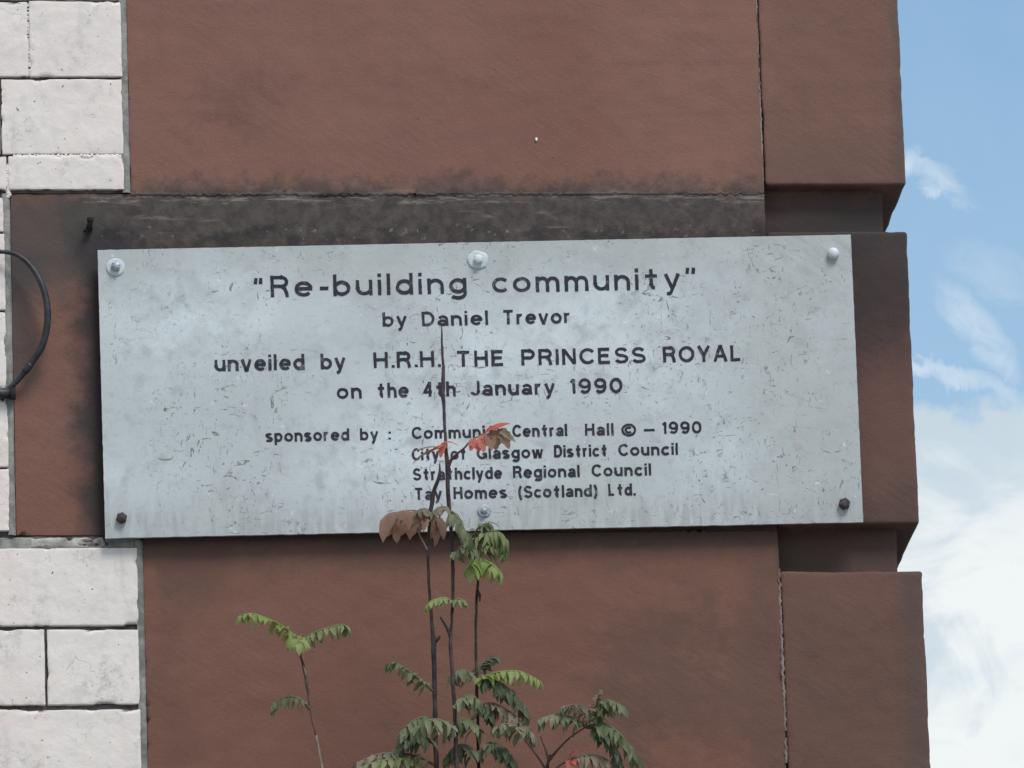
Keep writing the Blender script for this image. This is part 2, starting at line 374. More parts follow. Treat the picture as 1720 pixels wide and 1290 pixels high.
def leaf_material(name, a, b, c):
    m, g = new_mat(name)
    P = g.n('ShaderNodeNewGeometry').outputs['Position']
    n1 = g.noise(P, 55, 4, 0.6); n2 = g.noise(P, 260, 3, 0.6); n3 = g.noise(P, 20, 2, 0.5)
    col = g.mix(g.ss(n1, 0.36, 0.64), a, b)
    col = g.mix(g.ss(n3, 0.40, 0.62, 0, 0.55), col, c)
    col = g.mix(g.ss(n2, 0.58, 0.78, 0, 0.6), col, c)
    p = g.n('ShaderNodeBsdfPrincipled', None, Base_Color=col, Roughness=0.55)
    p.inputs['Specular IOR Level'].default_value = 0.3
    tr = g.n('ShaderNodeBsdfTranslucent', None, Color=col)
    mx = g.n('ShaderNodeMixShader', None, i0=0.55, i1=p.outputs[0], i2=tr.outputs[0])
    g.n('ShaderNodeOutputMaterial', None, Surface=mx.outputs[0])
    return m

M = dict(
    stone=stone_material(), brick=brick_material(),
    joint=mortar_material('dirty_mortar', (0.045, 0.040, 0.040), (0.12, 0.108, 0.10)),
    strip=mortar_material('grey_mortar', (0.15, 0.148, 0.136), (0.31, 0.30, 0.275)),
    seam=mortar_material('sandy_mortar', (0.11, 0.075, 0.065), (0.27, 0.215, 0.19)),
    pale=mortar_material('pale_mortar', (0.20, 0.185, 0.17), (0.44, 0.41, 0.375)),
    plate=plate_material(), letter=letter_material(),
    cable=simple('black_cable_sheath', (0.012, 0.014, 0.018), (0.030, 0.033, 0.040), 60, 0.5),
    zinc=simple('zinc_bolt', (0.26, 0.28, 0.31), (0.48, 0.50, 0.53), 160, 0.38, 0.5, 0.6),
    pale_bolt=simple('painted_bolt', (0.50, 0.54, 0.57), (0.62, 0.66, 0.68), 90, 0.55),
    washer=simple('painted_washer', (0.44, 0.49, 0.50), (0.52, 0.575, 0.585), 140, 0.6),
    rusty=simple('rusted_bolt', (0.035, 0.033, 0.034), (0.085, 0.072, 0.066), 150, 0.8, 0.3),
    iron=simple('old_iron', (0.014, 0.013, 0.014), (0.035, 0.030, 0.028), 90, 0.85, 0.2),
    stem=simple('dark_bark', (0.022, 0.016, 0.018), (0.070, 0.048, 0.045), 70, 0.75, 0.3),
    redstem=simple('young_red_bark', (0.060, 0.026, 0.024), (0.13, 0.070, 0.055), 70, 0.7, 0.3),
    palestem=simple('pale_dry_stem', (0.17, 0.135, 0.105), (0.30, 0.25, 0.20), 70, 0.7, 0.3),
    white=simple('white_fleck', (0.75, 0.74, 0.72), (0.82, 0.81, 0.80), 100, 0.7),
    slab=simple('pavement_concrete', (0.20, 0.195, 0.185), (0.30, 0.29, 0.275), 3, 0.9, 0.2, 0, 0.004),
    fresh=leaf_material('fresh_green_leaf', (0.225, 0.305, 0.085), (0.31, 0.39, 0.125), (0.40, 0.46, 0.21)),
    green=leaf_material('green_leaf', (0.215, 0.265, 0.105), (0.28, 0.32, 0.145), (0.38, 0.41, 0.24)),
    dull=leaf_material('dull_leaf', (0.165, 0.205, 0.100), (0.225, 0.255, 0.140), (0.35, 0.36, 0.24)),
    dark=leaf_material('dark_leaf', (0.095, 0.130, 0.075), (0.140, 0.175, 0.098), (0.23, 0.25, 0.165)),
    tan=leaf_material('tan_leaf', (0.22, 0.185, 0.125), (0.28, 0.25, 0.18), (0.36, 0.33, 0.26)),
    brown=leaf_material('dead_brown_leaf', (0.27, 0.140, 0.095), (0.33, 0.185, 0.130), (0.42, 0.29, 0.22)),
    red=leaf_material('autumn_red_leaf', (0.58, 0.115, 0.085), (0.68, 0.185, 0.135), (0.68, 0.32, 0.24)),
)

# ------------------------------------------------------------------ ground
bm = bmesh.new()
bmesh.ops.create_grid(bm, x_segments=8, y_segments=8, size=2500)
gr = put('ground', bm, M['slab'], None, False); gr['kind'] = 'structure'

# ------------------------------------------------------------------ red sandstone wall with its corner of channelled blocks
Z = dict(up_bot=WZ(1400, 311), mid_top=WZ(1400, 389), mid_bot=WZ(1400, 880), low_top=WZ(1400, 953))
PITCHZ = (Z['up_bot'] - Z['mid_bot'])
GAP = Z['up_bot'] - Z['mid_top']
DEEP = 0.021
xj = WX(1297, 640); xo = WX(1534, 640)                # joint beside the corner blocks, and the corner itself
xs_up, xs_low, xl = WX(216, 165), WX(244, 1100), WX(22, 600)
BACK = 1.2
sw = root('sandstone_wall', 'red sandstone corner of a building with deep channelled blocks, carrying the pale plaque', 'wall', (0.0, 0.0, 0.0)); sw['kind'] = 'thing'
# backing of the channels
bm = bmesh.new()
rbox(bm, xj-0.02, xo-DEEP, DEEP, BACK, 0.0, 9.0, 0.003, 0.05, 0.0008, 3, 0, 0.1)
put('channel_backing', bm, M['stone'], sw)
# corner blocks, six courses down and five up
for k in range(-13, 9):
    zb = Z['mid_bot'] + k*PITCHZ; zt = Z['mid_top'] + k*PITCHZ
    if zb < 0.25: continue
    near = -2 <= k <= 2
    bm = bmesh.new()
    dxo = {0: 0.0, 1: 0.0012, -1: 0.0008}.get(k, random.uniform(-0.001, 0.001))
    rbox(bm, xj+0.0007, xo+dxo, -0.0005 if k else 0.0, BACK-0.02, zb, zt, 0.0032, 0.0036 if near else 0.03, 0.0009, k*1.3, 0.0009, 0.02 if near else 0.2)
    put('corner_block', bm, M['stone'], sw)
# flat panels between the corner blocks and the brickwork: long and short courses alternate
zt_mid, zb_mid = WZ(700, 325), WZ(100, 899)
H = zt_mid - zb_mid
def panel(x0, zb, zt, seed, near, y0=0.0):
    bm = bmesh.new()
    rbox(bm, x0, xj-0.0007, y0, 0.20, zb+0.0001, zt-0.0001, 0.0005, 0.005 if near else 0.03, 0.0012, seed, 0.0005, 0.06)
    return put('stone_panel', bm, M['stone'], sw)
panel(xl, zb_mid, zt_mid, 1, True, 0.0010)
panel(xs_up, zt_mid, zt_mid+H, 2, True, 0.0)
panel(xs_low, zb_mid-H, zb_mid, 3, True, 0.0004)
for k in range(1, 7):
    panel(xl if k % 2 else xs_up, zt_mid+k*H, zt_mid+(k+1)*H, 3+k, False)
for k in range(1, 12):
    zb = zb_mid-(k+1)*H
    if zb < 0.2: break
    panel(xl if k % 2 else xs_low, zb, zb+H, 20+k, False)
bm = bmesh.new(); rbox(bm, xl-0.0, xo+0.05, -0.05, BACK, 0.002, 0.27, 0.006, 0.04, 0.001, 50, 0, 0.1)
put('plinth', bm, M['stone'], sw)
# projecting string course under the picture that the saplings root on
bm = bmesh.new(); LEDZ = WZ(860, 1290) - 0.16
rbox(bm, WX(60, 1290), WX(1275, 1290), -0.20, -0.0015, LEDZ-0.09, LEDZ, 0.006, 0.02, 0.0015, 61, 0.002, 0.02)
put('ledge', bm, M['stone'], sw)
# the upright joint beside the corner blocks: crumbly mortar standing a little proud
def ragged(bm, p0, p1, wid, thick, n, seed, gaps=0.25):
    """crumbly bead of mortar from p0 to p1 on the wall face, with breaks"""
    P0, P1 = Vector(p0), Vector(p1); d = (P1-P0); t = d.normalized(); s = t.cross(Vector((0, 1, 0))).normalized()
    run = []
    for i in range(n+1):
        p = P0 + d*i/n
        a = noise.noise(Vector((seed, i*0.21, 3.3))); b = noise.noise(Vector((seed+9, i*0.43, 1.3)))
        if a < -0.5+gaps*1.6-0.35: run.append(None); continue
        wd = wid*(0.65+0.7*abs(b)+0.3*a); off = s*(wid*0.5*noise.noise(Vector((seed+4, i*0.3, 0))))
        h = thick*(0.7+0.6*abs(b))
        run.append([bm.verts.new(p+off+s*q*wd*0.5+Vector((0, -h*e, 0))) for q, e in ((-1.15, -0.6), (-0.75, 0.7), (0, 1.0), (0.75, 0.7), (1.15, -0.6))])
    for a, b in zip(run, run[1:]):
        if a and b:
            for k in range(4): bm.faces.new((a[k], b[k], b[k+1], a[k+1]))
bm = bmesh.new()
ragged(bm, (xj-0.0012, 0.0, WZ(1290, 312)), (xj-0.0012, 0.0, zt_mid+0.3), 0.0018, 0.0005, 200, 2, 0.25)
put('mortar_seam', bm, M['seam'], sw)
bm = bmesh.new()
ragged(bm, (xj-0.0006, 0.0, zb_mid-H), (xj-0.0006, 0.0, WZ(1310, 955)), 0.0030, 0.0007, 220, 8, 0.22)
put('mortar_seam', bm, M['seam'], sw)
bm = bmesh.new()
ragged(bm, (xs_up, 0.0006, zt_mid), (xj-0.002, 0.0006, zt_mid), 0.0042, 0.0009, 420, 13, 0.16)
put('mortar_seam', bm, M['stone'], sw)
bm = bmesh.new()
ragged(bm, (xs_low, 0.0010, zb_mid), (xj-0.001, 0.0010, zb_mid), 0.0050, 0.0014, 420, 17, -0.2)
put('mortar_seam', bm, M['stone'], sw)
# white fleck on the upper panel
bm = bmesh.new(); c0 = W(901, 234, 0.0012)
bmesh.ops.create_uvsphere(bm, u_segments=10, v_segments=6, radius=1.0)
for v in bm.verts: v.co = c0 + Vector((v.co.x*0.0013, v.co.y*0.0006, v.co.z*0.0021))
put('bird_dropping', bm, M['white'], sw)

# ------------------------------------------------------------------ white painted brickwork
bw = root('brick_wall', 'white painted brick wall butting against the left of the red sandstone', 'wall', (-1.0, 0.0, 0.0)); bw['kind'] = 'thing'
bm = bmesh.new()
CP = (WZ(120, 134) - WZ(120, 1190))/8.0          # course height
ztop = WZ(120, 131.5)                            # middle of one bed joint
def toothed(zc):                                 # right-hand end of a course at height zc
    k = math.floor((zc - zb_mid)/H)
    if k % 2 == 0: return xl - 0.0065
    return (xs_up if zc > zt_mid else xs_low) - 0.0062
BL = 0.222
rows = []
for j in range(-30, 30):
    zb, zt = ztop - (j+1)*CP + 0.0009, ztop - j*CP - 0.0009
    if zb < 0.01 or zt > 9: continue
    segs = []
    lo_r, hi_r = toothed(zb+0.004), toothed(zt-0.004)
    if abs(lo_r-hi_r) > 0.05:                    # a course cut by the bed of a stone
        cut = zb_mid + round(((zb+zt)/2 - zb_mid)/H)*H
        segs = [(zb, cut-0.0035, lo_r), (cut+0.0035, zt, hi_r)]
    else: segs = [(zb, zt, min(lo_r, hi_r))]
    for s0, s1, xr in segs: rows.append((j, s0, s1, xr))
ends = {-1: 50, 0: 5, 1: 20, 6: -80, 7: 77, 8: -150, -2: 130}
for j, s0, s1, xr in rows:
    if s1-s0 < 0.018: continue
    if j >= 7: s1 -= 0.0018
    if j in (7, 8): s0 += 0.0006
    near = -3 <= j <= 11
    zc = (s0+s1)/2
    first = None
    if j == -1: first = WX(48, 70)
    elif j == 0: first = WX(1, 200)
    elif j == 1 and xr > WX(100, 300): first = WX(13, 300)
    elif j == 6: first = None
    elif j == 7: first = WX(77, 1120)
    x1 = xr
    lens = []
    if first is not None: lens = [x1-first]
    elif j in (6, 8): lens = [BL]
    k = 0
    while x1 > -2.4:
        if lens: L = lens.pop(0)
        else: L = BL*(0.5 if (j+k) % 2 else 1.0); k += 1
        x0 = x1 - L
        fine = near and x1 > -0.9
        w_ = 0.0014 if j == 7 else 0.0008
        rbox(bm, x0+w_, x1-(w_ if x1 < xr-1e-6 else 0), -0.0025+random.uniform(-.0008, .0008), 0.10, s0+random.uniform(0, .0006), s1-random.uniform(0, .0006), 0.0011,
             0.0024 if fine else 0.02, 0.0008, j*1.9+k*0.37, 0.0020 if fine else 0.0, 0.03)
        x1 = x0
put('brickwork', bm, M['brick'], bw)
bm = bmesh.new()
rbox(bm, -2.4, xl-0.001, 0.0016, 0.16, 0.004, 9.0, 0.001, 0.03, 0.0008, 5, 0, 0.1)
for k in range(-13, 13):
    if k % 2 == 0: continue
    zb, zt = zb_mid+k*H, zb_mid+(k+1)*H
    if zb < 0.1 or zt > 9: continue
    rbox(bm, xl-0.0005, (xs_up if zb > zt_mid-0.01 else xs_low)-0.0012, 0.0014, 0.15, zb+0.001, zt-0.001, 0.001, 0.01, 0.0009, 6+k, 0, 0.1)
put('bed_mortar', bm, M['joint'], bw)
# grey pointing between brick ends and stone
bm = bmesh.new()
for xx, a, b in ((xs_up-0.0036, zt_mid+0.001, zt_mid+H), (xs_low-0.0036, zb_mid-H, zb_mid-0.006), (xl-0.0040, zb_mid, zt_mid)):
    n = 150; wid = 0.0085
    rws = []
    for i in range(n+1):
        z_ = a+(b-a)*i/n
        q = noise.noise(Vector((xx*9, z_*60, 1.0)))*0.0009; q2 = noise.noise(Vector((xx*9, z_*45, 7.0)))
        rws.append([bm.verts.new((xx+e*wid*0.5+(q if e < 0 else q*0.25), yy+0.0006*q2+0.0004*noise.noise(Vector((e*9, z_*160, 2))), z_)) for e, yy in ((-1, -0.0012), (-0.4, -0.0022), (0.3, -0.0016), (0.8, 0.0002), (0.95, 0.004))])
    for r1, r2 in zip(rws, rws[1:]):
        for k in range(4): bm.faces.new((r1[k], r1[k+1], r2[k+1], r2[k]))
put('pointing', bm, M['strip'], bw)
bm = bmesh.new()
rbox(bm, WX(50, 915), WX(176, 915), -0.0012, 0.03, WZ(110, 921), WZ(110, 903), 0.003, 0.0012, 0.0016, 71, 0.0045, 0.01)
put('mortar_bed', bm, M['pale'], bw)
bm = bmesh.new()
rbox(bm, WX(-60, 925), WX(238, 925), 0.0002, 0.03, WZ(110, 929), WZ(110, 902), 0.002, 0.0016, 0.0016, 72, 0.003, 0.01)
put('mortar_bed', bm, M['strip'], bw)
for args, mt in (
                 ((W(22, 263, 0.001), W(204, 262, 0.001), 0.0046, 0.0012, 140, 52, 0.05), 'brick'), ((W(13, 275, 0.001), W(14, 332, 0.001), 0.0060, 0.0012, 60, 57, 0.05), 'brick'), ((W(48, 6, 0.001), W(50, 128, 0.001), 0.0056, 0.0012, 130, 61, 0.32), 'brick')):
    bm = bmesh.new(); ragged(bm, *args); put('mortar_smear', bm, M[mt], bw)

# ------------------------------------------------------------------ plaque
D0, D1 = 0.0115, 0.0148                            # back and front of the plate, from the wall
corners = [(164, 420), (1429, 394), (1450, 877), (177, 904)]
pq = root('memorial_plaque', 'pale grey weathered metal plaque with black lettering bolted to the red sandstone', 'plaque', tuple(W(813, 890, D0)))
def plate_px(u, v):
    a = Vector(corners[0]).lerp(Vector(corners[1]), u); b = Vector(corners[3]).lerp(Vector(corners[2]), u)
    return a.lerp(b, v)
bm = bmesh.new()
NU, NV = 120, 48
front = [[None]*(NV+1) for _ in range(NU+1)]; back = [[None]*(NV+1) for _ in range(NU+1)]
for i in range(NU+1):
    for j in range(NV+1):
        p = plate_px(i/NU, j/NV)
        wv = 0.0010*noise.noise(Vector((i*0.05, j*0.06, 0.5)))+0.00012*noise.noise(Vector((i*0.7, j*0.7, 4)))
        e = 0.0004*noise.noise(Vector((i*0.8, j*0.8, 9))) if (i in (0, NU) or j in (0, NV)) else 0
        q = W(p.x, p.y, D1+wv) + Vector((e, 0, e))
        front[i][j] = bm.verts.new(q)
        if i in (0, NU) or j in (0, NV): back[i][j] = bm.verts.new(q+Vector((0, D1-D0, 0)))
for i in range(NU):
    for j in range(NV): bm.faces.new((front[i][j], front[i][j+1], front[i+1][j+1], front[i+1][j]))
loop = [(i, 0) for i in range(NU)]+[(NU, j) for j in range(NV)]+[(i, NV) for i in range(NU, 0, -1)]+[(0, j) for j in range(NV, 0, -1)]
for a, b in zip(loop, loop[1:]+loop[:1]):
    bm.faces.new((front[a[0]][a[1]], front[b[0]][b[1]], back[b[0]][b[1]], back[a[0]][a[1]]))
bm.faces.new([back[a][b] for a, b in loop])
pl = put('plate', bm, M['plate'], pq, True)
bm = bmesh.new()
bm.from_mesh(pl.data)
for e in bm.edges:
    if len(e.link_faces) == 2 and e.calc_face_angle() > 0.6: e.smooth = False
bm.to_mesh(pl.data); bm.free()

SL = -0.0205
# engraver's sans capitals and lower case, as centre lines: cap height 1, x-height .72
hh = 0.085; XH = 0.72
def arc(cx, cy, rx, ry, a0, a1, n=18):
    return [(cx+rx*math.cos(R(a0+(a1-a0)*i/n)), cy+ry*math.sin(R(a0+(a1-a0)*i/n))) for i in range(n+1)]
def oval(cx, cy, rx, ry): return arc(cx, cy, rx, ry, 90, 450, 32)
OB = dict(cx=.29, cy=.36, rx=.29, ry=.275)
def bowl(cx): return oval(cx, .36, .275, .275)
GL = {
 'o': [oval(.30, .36, .30, .275)],
 'b': [[(0, 0), (0, 1)], bowl(.275)], 'd': [[(.55, 0), (.55, 1)], bowl(.275)],
 'p': [[(0, -.28), (0, XH)], bowl(.275)],
 'g': [[(.55, XH), (.55, -.02)]+arc(.275, -.02, .275, .185, 0, -150, 12)[1:], bowl(.275)],
 'a': [arc(.26, .44, .25, .195, 155, 0, 12)+[(.51, 0)], oval(.235, .215, .235, .135)],
 'e': [[(0.02, .37), (.58, .37)]+arc(.30, .36, .30, .275, 2, 318, 26)[1:]],
 'c': [arc(.30, .36, .30, .275, 42, 318, 24)],
 's': [arc(.25, .515, .23, .12, 25, 245, 14)+arc(.25, .205, .25, .12, 65, -155, 14)],
 'n': [[(0, 0), (0, XH)], [(0, .36)]+arc(.26, .38, .26, .255, 170, 0, 12)+[(.52, 0)]],
 'h': [[(0, 0), (0, 1)], [(0, .36)]+arc(.26, .38, .26, .255, 170, 0, 12)+[(.52, 0)]],
 'm': [[(0, 0), (0, XH)], [(0, .36)]+arc(.215, .40, .215, .235, 170, 0, 12)+[(.43, 0)], [(.43, .36)]+arc(.645, .40, .215, .235, 170, 0, 12)+[(.86, 0)]],
 'u': [[(.52, XH), (.52, 0)], [(0, XH), (0, .34)]+arc(.26, .34, .26, .255, 180, 350, 12)+[(.52, .36)]],
 'r': [[(0, 0), (0, XH)], [(0, .36)]+arc(.22, .38, .22, .255, 170, 70, 8)],
 't': [[(.15, .96), (.15, .24)]+arc(.29, .24, .14, .155, 180, 275, 6), [(-.10, XH-hh), (.40, XH-hh)]],
 'f': [[(.13, 0), (.13, .76)]+arc(.27, .76, .14, .155, 180, 85, 6), [(-.10, XH-hh), (.36, XH-hh)]],
 'i': [[(0, 0), (0, XH)], [(0, .84), (0, 1.0)]], 'l': [[(0, 0), (0, 1)]],
 'y': [[(0, XH), (.27, .03)], [(.54, XH), (.22, -.12), (.16, -.20), (.04, -.20)]],
 'v': [[(0, XH), (.24, .03), (.30, .03), (.54, XH)]],
 'w': [[(0, XH), (.19, .03), (.23, .03), (.40, .66), (.44, .66), (.61, .03), (.65, .03), (.84, XH)]],
 'R': [[(0, 0), (0, 1)], [(0, 1-hh), (.38, 1-hh)]+arc(.38, .71, .20, .205, 90, -90, 12)+[(0, .505)], [(.36, .505), (.50, .40), (.56, .22), (.60, 0)]],
 'P': [[(0, 0), (0, 1)], [(0, 1-hh), (.38, 1-hh)]+arc(.38, .69, .22, .225, 90, -90, 12)+[(0, .465)]],
 'D': [[(0, 0), (0, 1)], [(0, 1-hh), (.26, 1-hh)]+arc(.26, .5, .38, .415, 90, -90, 18)+[(0, hh)]],
 'T': [[(.30, 0), (.30, 1)], [(-.04, 1-hh), (.64, 1-hh)]],
 'H': [[(0, 0), (0, 1)], [(.60, 0), (.60, 1)], [(0, .52), (.60, .52)]],
 'E': [[(0, 0), (0, 1)], [(0, 1-hh), (.55, 1-hh)], [(0, .52), (.50, .52)], [(0, hh), (.57, hh)]],
 'I': [[(0, 0), (0, 1)]], 'L': [[(0, 1), (0, hh), (.50, hh)]],
 'N': [[(0, 0), (0, 1)], [(.60, 0), (.60, 1)], [(.02, .95), (.58, .05)]],
 'C': [arc(.38, .5, .38, .415, 38, 322, 26)],
 'G': [arc(.38, .5, .38, .415, 40, 345, 26), [(.42, .42), (.74, .42), (.74, 0.06)]],
 'O': [oval(.39, .5, .39, .415)],
 'S': [arc(.30, .71, .28, .205, 20, 245, 16)+arc(.30, .29, .31, .205, 65, -160, 16)],
 'Y': [[(.31, 0), (.31, .44)], [(0, 1), (.31, .40), (.62, 1)]],
 'A': [[(0, 0), (.31, .95), (.37, .95), (.68, 0)], [(.12, .33), (.56, .33)]],
 'J': [[(.42, 1), (.42, .29)]+arc(.21, .29, .21, .205, 0, -170, 12)],
 '4': [[(.44, 0), (.44, 1)], [(.42, .94), (.02, .30), (.60, .30)]],
 '1': [[(.20, 0), (.20, .98)], [(.20, .96), (.02, .76)]],
 '9': [oval(.27, .67, .27, .245), [(.54, .67)]+arc(.27, .42, .27, .335, 0, -140, 14)],
 '0': [oval(.29, .5, .29, .415)],
 '-': [[(0, .37), (.34, .37)]], '–': [[(0, .36), (.62, .36)]],
 '.': [[(0, 0), (0, .17)]], ':': [[(0, .02), (0, .19)], [(0, .52), (0, .69)]],
 '"': [[(0, .72), (0.03, 1)], [(.21, .72), (.23, 1)]],
 '(': [arc(.34, .40, .34, .64, 118, 242, 14)], ')': [arc(0, .40, .34, .64, 62, -62, 14)],
 '©': [oval(.46, .45, .46, .45), arc(.46, .45, .22, .21, 45, 315, 14)],
}
def resample(pl, step):
    out = [Vector(pl[0])]
    for a, b in zip(pl, pl[1:]):
        a, b = Vector(a), Vector(b); n = max(1, int((b-a).length/step))
        out += [a.lerp(b, k/n) for k in range(1, n+1)]
    return out
def on_plate(x, y, lift):
    """photo pixel on the plate to a point lift metres above its slightly uneven face"""
    u_, v_ = (x-164)/1268, (y-(420-0.0205*(x-164)))/483.5
    wv = 0.0010*noise.noise(Vector((u_*NU*0.05, v_*NV*0.06, 0.5)))
    return W(x, y, D1+wv+lift)
def line(words, x_ref, base, cap, label, weight=0.19, gap=0.17):
    bm = bmesh.new()
    for wd in words:
        s, a, b = wd[:3]; dy = wd[3] if len(wd) > 3 else 0
        hw = weight*cap*0.5
        strokes = []; pen = 0.0
        for ch in s:
            g_ = GL[ch]; lo = min(p[0] for st in g_ for p in st); hi = max(p[0] for st in g_ for p in st)
            for st in g_: strokes.append([(p[0]-lo+pen, p[1]) for p in st])
            pen += hi-lo+weight+gap*(0.55 if ch in '.-"' else 1.0)
        tot = max(p[0] for st in strokes for p in st)
        kx = (b-a-2*hw)/tot if tot > 0.02 else 1.0
        jy = random.uniform(-.4, .4)
        for n_, st in enumerate(strokes):
            px = resample([(a+hw+p[0]*kx, p[1]*cap) for p in st], 2.2)
            lft, rgt = [], []
            for i, p in enumerate(px):
                t = (px[min(i+1, len(px)-1)]-px[max(i-1, 0)])
                if (px[0]-px[-1]).length < 0.5 and i in (0, len(px)-1): t = px[1]-px[-2]
                t.normalize(); nr = Vector((-t.y, t.x))
                # mitre at sharp bends
                k = 1.0
                if 0 < i < len(px)-1:
                    c_ = (px[i]-px[i-1]).normalized().dot((px[i+1]-px[i]).normalized()); k = min(1.5, 1/max(.6, math.sqrt(max(0.05, (1+c_)/2))))
                for sgn, lst in ((1, lft), (-1, rgt)):
                    q = p+nr*hw*k*sgn
                    x = q.x-0.035*q.y; y = base+SL*(q.x-x_ref)-q.y+dy+jy
                    x += 0.55*noise.noise(Vector((x*0.16, y*0.16, 1.7))); y += 0.55*noise.noise(Vector((x*0.16, y*0.16, 8.1)))
                    lst.append((x, y))
            lift = 0.00030+0.00005*(n_ % 7)
            L_ = [bm.verts.new(on_plate(x, y, lift)) for x, y in lft]; R_ = [bm.verts.new(on_plate(x, y, lift)) for x, y in rgt]
            Lb = [bm.verts.new(v.co+Vector((0, lift+0.0003, 0))) for v in L_]; Rb = [bm.verts.new(v.co+Vector((0, lift+0.0003, 0))) for v in R_]
            for i in range(len(px)-1):
                bm.faces.new((L_[i], R_[i], R_[i+1], L_[i+1]))
                bm.faces.new((L_[i], L_[i+1], Lb[i+1], Lb[i])); bm.faces.new((R_[i+1], R_[i], Rb[i], Rb[i+1]))
            for i in (0, -1): bm.faces.new((L_[i], Lb[i], Rb[i], R_[i]))
    bmesh.ops.recalc_face_normals(bm, faces=bm.faces[:])
    for f in bm.faces:                              # the fronts face the street
        f.normal_update()
        if abs(f.normal.y) > 0.7 and f.normal.y > 0: f.normal_flip()
    return put('lettering', bm, M['letter'], pq, False)
line([('"', 427, 442, 4), ('Re-building', 455, 784), ('community', 827, 1143), ('"', 1152, 1169, 1)], 455, 499, 36, '', 0.158, 0.20)
line([('by', 643, 684), ('Daniel', 709, 820), ('Trevor', 844, 959)], 643, 549, 24, '', 0.19, 0.17)
line([('unveiled', 361, 512), ('by', 539, 581), ('H.R.H.', 628, 741), ('THE', 766, 848), ('PRINCESS', 876, 1085), ('ROYAL', 1114, 1246)], 361, 624, 26.5, '')
line([('on', 566, 608), ('the', 633, 687), ('4th', 711, 766), ('January', 791, 933), ('1990', 957, 1046)], 566, 669.5, 25, '')
line([('sponsored', 446, 587), ('by', 605, 636), (':', 653, 657)], 446, 742.5, 20, '', 0.198)
line([('Community', 692, 849), ('Central', 861, 953), ('Hall', 983, 1031), ('©', 1044, 1069, 1), ('–', 1080, 1102), ('1990', 1112, 1179)], 446, 742.5, 20, '', 0.198)
line([('City', 692, 738), ('of', 757, 784), ('Glasgow', 801, 913), ('District', 931, 1021), ('Council', 1039, 1139)], 692, 773, 20, '', 0.198)
line([('Strathclyde', 694, 844), ('Regional', 862, 974), ('Council', 994, 1094)], 694, 806.5, 20, '', 0.198)
line([('Tay', 696, 743), ('Homes', 762, 852), ('(Scotland)', 871, 1004), ('Ltd.', 1022, 1068)], 696, 839.5, 20, '', 0.198)

def disc(bm, px, py, d0, d1, rpx, seg=24, dome=0.0, jag=0.0, rot=0.0):
    """short round (or hexagonal, seg=6) stub standing off the plate, softly domed"""
    c = W(px, py, 0.0); c.y = 0
    prof = [(1.0, d0), (1.0, d0+(d1-d0)*0.75), (0.86, d1), (0.5, d1+dome*0.75), (0.0, d1+dome)]
    rings = []
    for f, d in prof:
        if f == 0: rings.append([bm.verts.new((c.x, -d, c.z))]); continue
        rg = []
        for k in range(seg):
            a = rot+2*math.pi*k/seg
            rr = rpx*SC*f*(1+jag*noise.noise(Vector((math.cos(a)*1.4+px, math.sin(a)*1.4, py))))
            rg.append(bm.verts.new((c.x+math.cos(a)*rr, -d, c.z+math.sin(a)*rr)))
        rings.append(rg)
    for a, b in zip(rings, rings[1:]):
        for k in range(len(a)):
            if len(b) == 1: bm.faces.new((a[k], a[(k+1) % seg], b[0]))
            else: bm.faces.new((a[k], a[(k+1) % seg], b[(k+1) % seg], b[k]))
    bmesh.ops.recalc_face_normals(bm, faces=bm.faces[:])
def bolt(px, py, head_r, mat, washer=None, label=None, hexa=True):
    # the plate face leans back from the pixel of the bolt's foot by its stand-off
    sh = (W(px, py, D1)-W(px, py, 0)); q = W(px, py, D1)
    bm = bmesh.new()
    ox, oz = q.x, q.z
    def add(bmx, d0, d1, r, seg, dome, jag=0, rot=0.3):
        disc(bmx, px, py, d0, d1, r, seg, dome, jag, rot)
        c = W(px, py, 0)
        for v in bmx.verts: v.co.x += ox-c.x; v.co.z += oz-c.z
    add(bm, D1-0.001, D1+0.0062, head_r, 6 if hexa else 18, 0.0012)
    b = put('bolt', bm, mat, pq, not hexa, label)
    if washer:
        wb = bmesh.new(); add(wb, D1-0.001, D1+0.0016, washer[0], 28, 0.0002, washer[2])
        put('washer', wb, washer[1], b, False)
    return b
bolt(194, 449, 8.5, M['zinc'], (15.5, M['washer'], 0.0), 'shiny hexagon bolt on a round washer')
bolt(803, 437, 8.5, M['pale_bolt'], (17, M['washer'], 0.22), 'painted bolt on a large pale washer')
bolt(1399, 427, 9.5, M['pale_bolt'], None, 'pale painted bolt head', False)
bolt(204, 871, 9.5, M['rusty'], None, 'dark rusted bolt head')
bolt(813, 859, 6.0, M['zinc'], (11, M['zinc'], 0.06), 'grey bolt on a small washer')
bolt(1418, 847, 10.0, M['rusty'], None, 'dark rusted bolt head')

# ------------------------------------------------------------------ cable, conduit, nail
def tag(o, label, cat, group=None):
    o['label'] = label; o['category'] = cat
    if group: o['group'] = group
    return o
cb = root('black_cable', 'black cable looping out from the white bricks over the red sandstone', 'cable', tuple(W(20, 650, 0.01)))
bm = bmesh.new()
pts = [W(-900, 470, .010), W(-500, 440, .009), W(-200, 432, .009), W(-40, 424, .010), W(4, 423, .012), W(32, 430, .016), W(58, 455, .020), (W(75, 492, .022)), W(80, 535, .022), W(72, 578, .020), W(54, 608, .016), W(34, 634, .011), W(14, 655, .008), W(2, 672, .004)]
rr = [.0036]*4+[.0024, .0027, .0033, .0038, .0040, .0039, .0036, .0032, .0032, .003]
pp, rr = smooth_path(pts, 8, rr)
rr = [r*0.88 for r in rr]
tube(bm, pp, rr, 12)
put('sheath', bm, M['cable'], cb)
bm = bmesh.new()
i0 = [i for i, p in enumerate(pp) if p.z < W(45, 612, .014).z][0]
